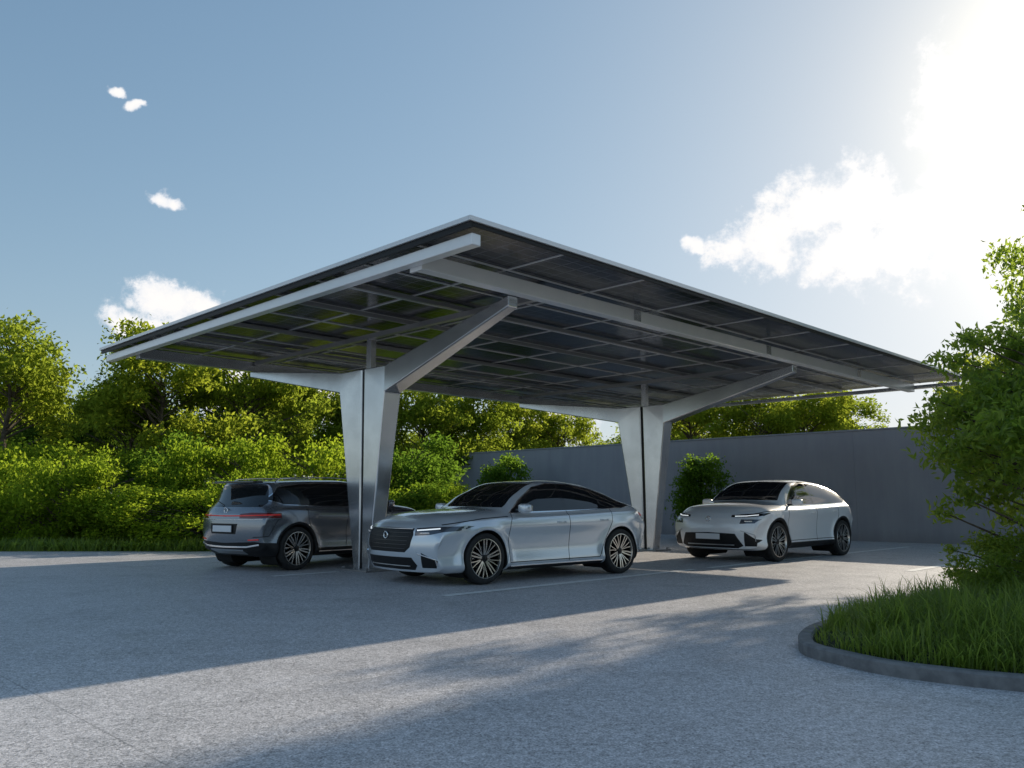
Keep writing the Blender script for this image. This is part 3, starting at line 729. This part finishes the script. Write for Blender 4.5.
def tree_mesh(name, seed, H, R, nclump, per, leaf, th, lm, rc=(.35, .8), zc=.62, zr=.40, asp=.5, tr=.16, asym=(0, 0)):
    rng = np.random.default_rng(seed); V, F = [], []
    tp = [Vector((0, 0, -.1))]
    for i in range(1, 7): tp.append(Vector((rng.normal()*.05*H*.12*i/2+asym[0]*(i/6)**2*.5, rng.normal()*.05*H*.12*i/2+asym[1]*(i/6)**2*.5, H*.82*i/6)))
    for i in range(6): cone_seg(V, F, tp[i], tp[i+1], tr*(1-i/7), tr*(1-(i+1)/7), 8)
    def tpt(z):
        k_ = min(5, max(0, int(z/(H*.82)*6))); f = (z-tp[k_].z)/max(1e-6, tp[k_+1].z-tp[k_].z); return tp[k_].lerp(tp[k_+1], min(1, max(0, f)))
    cs = []
    lob = rng.normal(size=(7, 3)); lob /= np.linalg.norm(lob, axis=1)[:, None]; la = rng.uniform(-.36, .34, 7)
    for i in range(nclump):
        d = rng.normal(size=3); d /= np.linalg.norm(d)
        if d[2] < -.55 and zc > .5: d[2] *= -.5
        k_ = 1+sum(la[j]*max(0, float(np.dot(d, lob[j])))**2 for j in range(7))
        rr = rng.uniform(.25, 1)**.45*k_
        c = np.array([d[0]*R*rr+asym[0], d[1]*R*rr+asym[1], H*zc+d[2]*H*zr*rr])
        if c[2] < th: c[2] = th+rng.uniform(0, .3)*H*.2
        cs.append(c)
        z0 = max(th*.6, min(H*.78, c[2]-.35*np.hypot(c[0]-asym[0], c[1]-asym[1])-.05*H)); b0 = tpt(z0); e = Vector(c)
        mid = b0.lerp(e, .5)+Vector((rng.normal()*.06*R, rng.normal()*.06*R, .05*R))
        r0 = tr*.35*(1-z0/H)+.012
        cone_seg(V, F, b0, mid, r0, r0*.6, 5); cone_seg(V, F, mid, e, r0*.6, .006, 5)
    nb = len(F); C_, N_ = [], []
    for c in cs:
        s = rng.uniform(*rc); m_ = int(per*(s/np.mean(rc))**2)
        d = rng.normal(size=(m_, 3)); d /= np.linalg.norm(d, axis=1)[:, None]
        rad = rng.uniform(0.1, 1.15, (m_, 1))**.6
        sub = 1+.4*np.sin(d[:, :1]*7+c[0]*3)*np.sin(d[:, 1:2]*7+c[1]*5)
        C_.append(c+d*rad*s*sub*np.array([1, 1, .68])); N_.append(d+np.array([0, 0, .4]))
    C_ = np.concatenate(C_); N_ = np.concatenate(N_)
    C_[:, 2] = np.maximum(C_[:, 2], .03)
    lv = leaves(rng, C_, N_, leaf, asp)
    b = len(V); n = len(C_)
    allv = np.concatenate([np.array(V), lv]); fq = (np.arange(n*4).reshape(n, 4)+b).tolist()
    me = bpy.data.meshes.new(name); me.from_pydata(allv.tolist(), [], [list(f) for f in F]+fq)
    me.materials.append(M_BARK); me.materials.append(lm)
    me.polygons.foreach_set('material_index', [0]*nb+[1]*n); me.update()
    return me

L_TREE = leaf_mat('tree_leaves', (.06, .10, .016), (.12, .16, .022), (.62, .68, .06), .58)
L_DARK = leaf_mat('dark_leaves', (.035, .07, .014), (.07, .11, .022), (.26, .40, .05), .45)
L_BUSH = leaf_mat('bush_leaves', (.05, .10, .014), (.12, .17, .02), (.62, .76, .05), .55)
L_BUSH2 = leaf_mat('bush_leaves_deep', (.035, .08, .016), (.08, .13, .02), (.36, .56, .05), .5)
L_NEAR = leaf_mat('near_leaves', (.06, .11, .016), (.12, .17, .022), (.62, .76, .08), .56, True)
L_GRASS = leaf_mat('grass_blades', (.07, .12, .02), (.14, .20, .035), (.60, .72, .10), .52, True)

T = [tree_mesh('tree_mesh_a', 1, 8.5, 2.9, 54, 190, .21, 2.2, L_TREE, (.4, .95)),
     tree_mesh('tree_mesh_b', 2, 7.5, 3.2, 56, 190, .21, 1.8, L_TREE, (.4, .95), .58),
     tree_mesh('tree_mesh_c', 3, 9.5, 2.5, 48, 190, .21, 2.5, L_TREE, (.4, .85)),
     tree_mesh('tree_mesh_d', 4, 8.0, 3.0, 60, 210, .22, 1.2, L_DARK, (.5, 1.05), .55, .45)]
B = [tree_mesh('bush_mesh_0', 20, 2.6, 1.75, 56, 190, .115, .12, L_BUSH, (.28, .58), .44, .50, .55, .05),
     tree_mesh('bush_mesh_1', 21, 2.9, 1.5, 50, 170, .14, .12, L_BUSH2, (.24, .55), .44, .52, .42, .05),
     tree_mesh('bush_mesh_2', 22, 2.3, 1.9, 56, 200, .10, .12, L_BUSH, (.25, .55), .44, .50, .6, .05)]
rnd = random.Random(5)
def put(name, me, x, y, s=1, sz=None, parent=None):
    o = bpy.data.objects.new(name, me); COL.objects.link(o); o.location = (x, y, 0); o.rotation_euler = (0, 0, rnd.uniform(0, 6.28)); o.scale = (s, s, sz or s)
    if parent: o.parent = parent
    return o
for (m_, x, y, s, sz) in [(0, -19.6, 32, 1.05, 1.05), (0, -25.0, 34, 1.0, 1.0), (3, -17.0, 38, .85, .80), (0, -13.2, 31, .95, .95), (1, -11.0, 34, 1.0, 1.1), (1, -15.0, 32.5, .8, .85), (2, -9.4, 37, .85, .78),
                          (3, -21, 40, 1.0, .85), (3, -12.5, 42, 1.1, .95), (0, -6.8, 38, .8, .84), (1, -4.3, 40, 1.0, 1.0), (0, -2.0, 43, 1, .98), (2, .3, 46, .9, .80), (1, 2.6, 47, .8, .95),
                          (1, 9.5, 44, 1.0, 1.06), (0, 12.6, 42, .85, .90), (1, 15.2, 43, .95, 1.05), (2, 18, 45, .9, .82), (0, 20.2, 34, .95, .95), (3, -28, 42, 1.2, 1.1)]:
    put('deciduous_tree', T[m_], x, y, s, sz)
far = empty('distant_tree_line')
for i in range(24):
    put('distant_tree', T[rnd.choice([0, 1, 3])], -62+i*5.2, 62+rnd.uniform(-4, 6), rnd.uniform(1.1, 1.5), rnd.uniform(.75, 1.05), far)
for i in range(19):
    x = -25.5+i*1.32
    put('bush', B[rnd.randrange(3)], x, 22.9+rnd.uniform(-.5, 1.2), rnd.uniform(.7, 1.25), rnd.uniform(.62, 1.15)*(1 if x > -17 else 1.12))
for i in range(9):
    put('bush', B[(i*2) % 3], -24+i*2.6, 26.5+rnd.uniform(-.8, .9), rnd.uniform(1.1, 1.4), rnd.uniform(1.1, 1.6))
for (x, y, s, sz) in [(-3.6, 25.5, .9, .9), (-3.7, 28, 1, 1), (-4.2, 31, 1.1, 1.1), (-4.0, 34.5, 1.1, 1.15)]:
    put('bush', B[rnd.randrange(3)], x, y, s, sz)
DB = tree_mesh('dark_bush_mesh', 40, 2.9, 1.05, 46, 220, .11, .15, L_BUSH2, (.24, .48), .48, .48, .55, .05)
put('wall_shrub', DB, 6.15, 27.2, 1.05, 1.06); put('wall_shrub', DB, -.1, 33.5, 1.2, 1.2)

NT1 = tree_mesh('near_tree_mesh', 50, 7.6, 3.0, 105, 200, .15, 3.0, L_NEAR, (.25, .65), .64, .33, .45, .13)
put('deciduous_tree', NT1, 13.3, 16.8, .93, .92)
put('deciduous_tree', NT1, 11.5, 9.2, .8, .78)
put('deciduous_tree', NT1, 15.75, 20.4, .98, 1.42)
SH = tree_mesh('near_shrub_mesh', 51, 3.1, 1.5, 125, 135, .10, .25, L_NEAR, (.12, .34), .52, .50, .42, .035)
put('ornamental_shrub', SH, 6.0, 8.9, 1, 1.10)
put('ornamental_shrub', SH, 7.6, 10.6, 1.05, 1.25)
LS = tree_mesh('low_shrub_mesh', 52, 1.0, .75, 40, 170, .06, .12, L_NEAR, (.1, .24), .5, .5, .45, .02)
put('low_shrub', LS, 5.2, 8.3, .9, .85); put('low_shrub', LS, 5.7, 7.6, 1.1, .95); put('low_shrub', LS, 5.6, 9.6, 1.0, .9)

# planting bed
def spline(pts, n=10):
    out = []; N_ = len(pts)
    for i in range(N_):
        p0, p1, p2, p3 = [np.array(pts[(i+k_-1) % N_], float) for k_ in range(4)]
        for t in np.linspace(0, 1, n, endpoint=False):
            out.append(.5*((2*p1)+(-p0+p2)*t+(2*p0-5*p1+4*p2-p3)*t*t+(-p0+3*p1-3*p2+p3)*t**3))
    return out
bed = [(2.38, 7.1), (2.48, 6.5), (2.85, 5.95), (3.8, 5.45), (6.2, 4.95), (10, 4.6), (14, 6.5), (13, 13), (9.5, 13.0), (6.3, 10.9), (4.2, 9.25), (2.9, 8.1)]
bs = spline(bed)
BP = empty('planting_bed')
def inset(pts, d):
    o = offs([tuple(p) for p in pts], -d); return o
o1 = [tuple(p) for p in bs]; o2 = inset(bs, .14)
prof = [(0, 0), (0, .095), (.015, .11), (.105, .11), (.12, .095), (.12, .0)]
V = []; F = []
for k_, (dd, z) in enumerate(prof):
    for p in offs(o1, -dd): V.append((p[0], p[1], z))
n = len(o1)
for k_ in range(len(prof)-1):
    for i in range(n):
        j = (i+1) % n; F.append((k_*n+i, k_*n+j, (k_+1)*n+j, (k_+1)*n+i))
pyd('kerb', V, F, [M_KERB], BP)
arr = np.array(inset(bs, .11)); cen = np.array([6.6, 8.2]); V = []; F = []; n = len(arr); rings = 7
def edge_d(x, y): return float(np.min(np.hypot(arr[:, 0]-x, arr[:, 1]-y)))
def mound(e): return .06+.26*(1-math.exp(-e/.9))
for k_ in range(rings):
    s = 1-(k_/(rings-1))**1.5*.95 if k_ else 1
    for p in arr:
        q = cen+(p-cen)*s; V.append((q[0], q[1], mound(edge_d(*q))))
V.append((cen[0], cen[1], mound(2.5)))
for k_ in range(rings-1):
    for i in range(n):
        j = (i+1) % n; F.append((k_*n+i, k_*n+j, (k_+1)*n+j, (k_+1)*n+i))
for i in range(n): F.append(((rings-1)*n+i, (rings-1)*n+(i+1) % n, len(V)-1))
pyd('soil', V, F, [M_SOIL], BP, True)

def grass(name, pts, hts, seed, mat_, parent, w=.008, z0=None):
    rng = np.random.default_rng(seed); P = np.array(pts); n = len(P); h = np.array(hts)[:, None]
    zb = np.zeros(n) if z0 is None else np.array(z0)
    a = rng.uniform(0, 6.283, n); d = np.stack([np.cos(a), np.sin(a)], 1); side_ = np.stack([-np.sin(a), np.cos(a)], 1)
    lean = rng.uniform(.15, 1.1, (n, 1)); V = np.zeros((n, 7, 3)); ww = w*rng.uniform(.7, 1.4, (n, 1))
    for k_, (t, wf) in enumerate(((0, 1), (.4, .85), (.75, .5))):
        c = P+d*lean*h*t*t; z = zb+h[:, 0]*t*(1-.35*lean[:, 0]*t)
        V[:, k_*2, :2] = c-side_*ww*wf; V[:, k_*2+1, :2] = c+side_*ww*wf; V[:, k_*2, 2] = z; V[:, k_*2+1, 2] = z
    V[:, 6, :2] = P+d*lean*h; V[:, 6, 2] = zb+h[:, 0]*(1-.45*lean[:, 0])
    base = (np.arange(n)*7)[:, None]
    q = np.concatenate([base+np.array([0, 1, 3, 2]), base+np.array([2, 3, 5, 4])]).tolist(); t3 = (base+np.array([4, 5, 6])).tolist()
    me = bpy.data.meshes.new(name); me.from_pydata(V.reshape(-1, 3).tolist(), [], q+t3); me.update()
    return obj(name, me, parent, [mat_])
rng = np.random.default_rng(9)
inn = [tuple(p) for p in inset(bs, .15)]
pts, hts, zz = [], [], []
for _ in range(620):
    tx, ty, tr_, th_ = rng.uniform(2.4, 8), rng.uniform(5, 12), rng.uniform(.12, .28), rng.uniform(.18, .50)
    if not inpoly((tx, ty), inn): continue
    e = edge_d(tx, ty); hh = th_*min(1, .5+e*.6)
    for _ in range(int(115 if ty < 9 else 60)):
        q = (tx+rng.normal()*tr_*.6, ty+rng.normal()*tr_*.6)
        if inpoly(q, inn): pts.append(q); hts.append(hh*rng.uniform(.5, 1.15)); zz.append(mound(e)-.03)
for _ in range(16000):
    q = (rng.uniform(2.4, 8), rng.uniform(5, 12))
    if inpoly(q, inn): pts.append(q); hts.append(rng.uniform(.08, .20)); zz.append(mound(edge_d(*q))-.02)
grass('grass', pts, hts, 3, L_GRASS, BP, .0055, zz)
pts = [(rng.uniform(-26, -3.2), 20.6+abs(rng.normal())*.8) for _ in range(16000)]
hts = [rng.uniform(.12, .45) for _ in pts]
grass('grass_verge', pts, hts, 4, L_GRASS, None, .018)
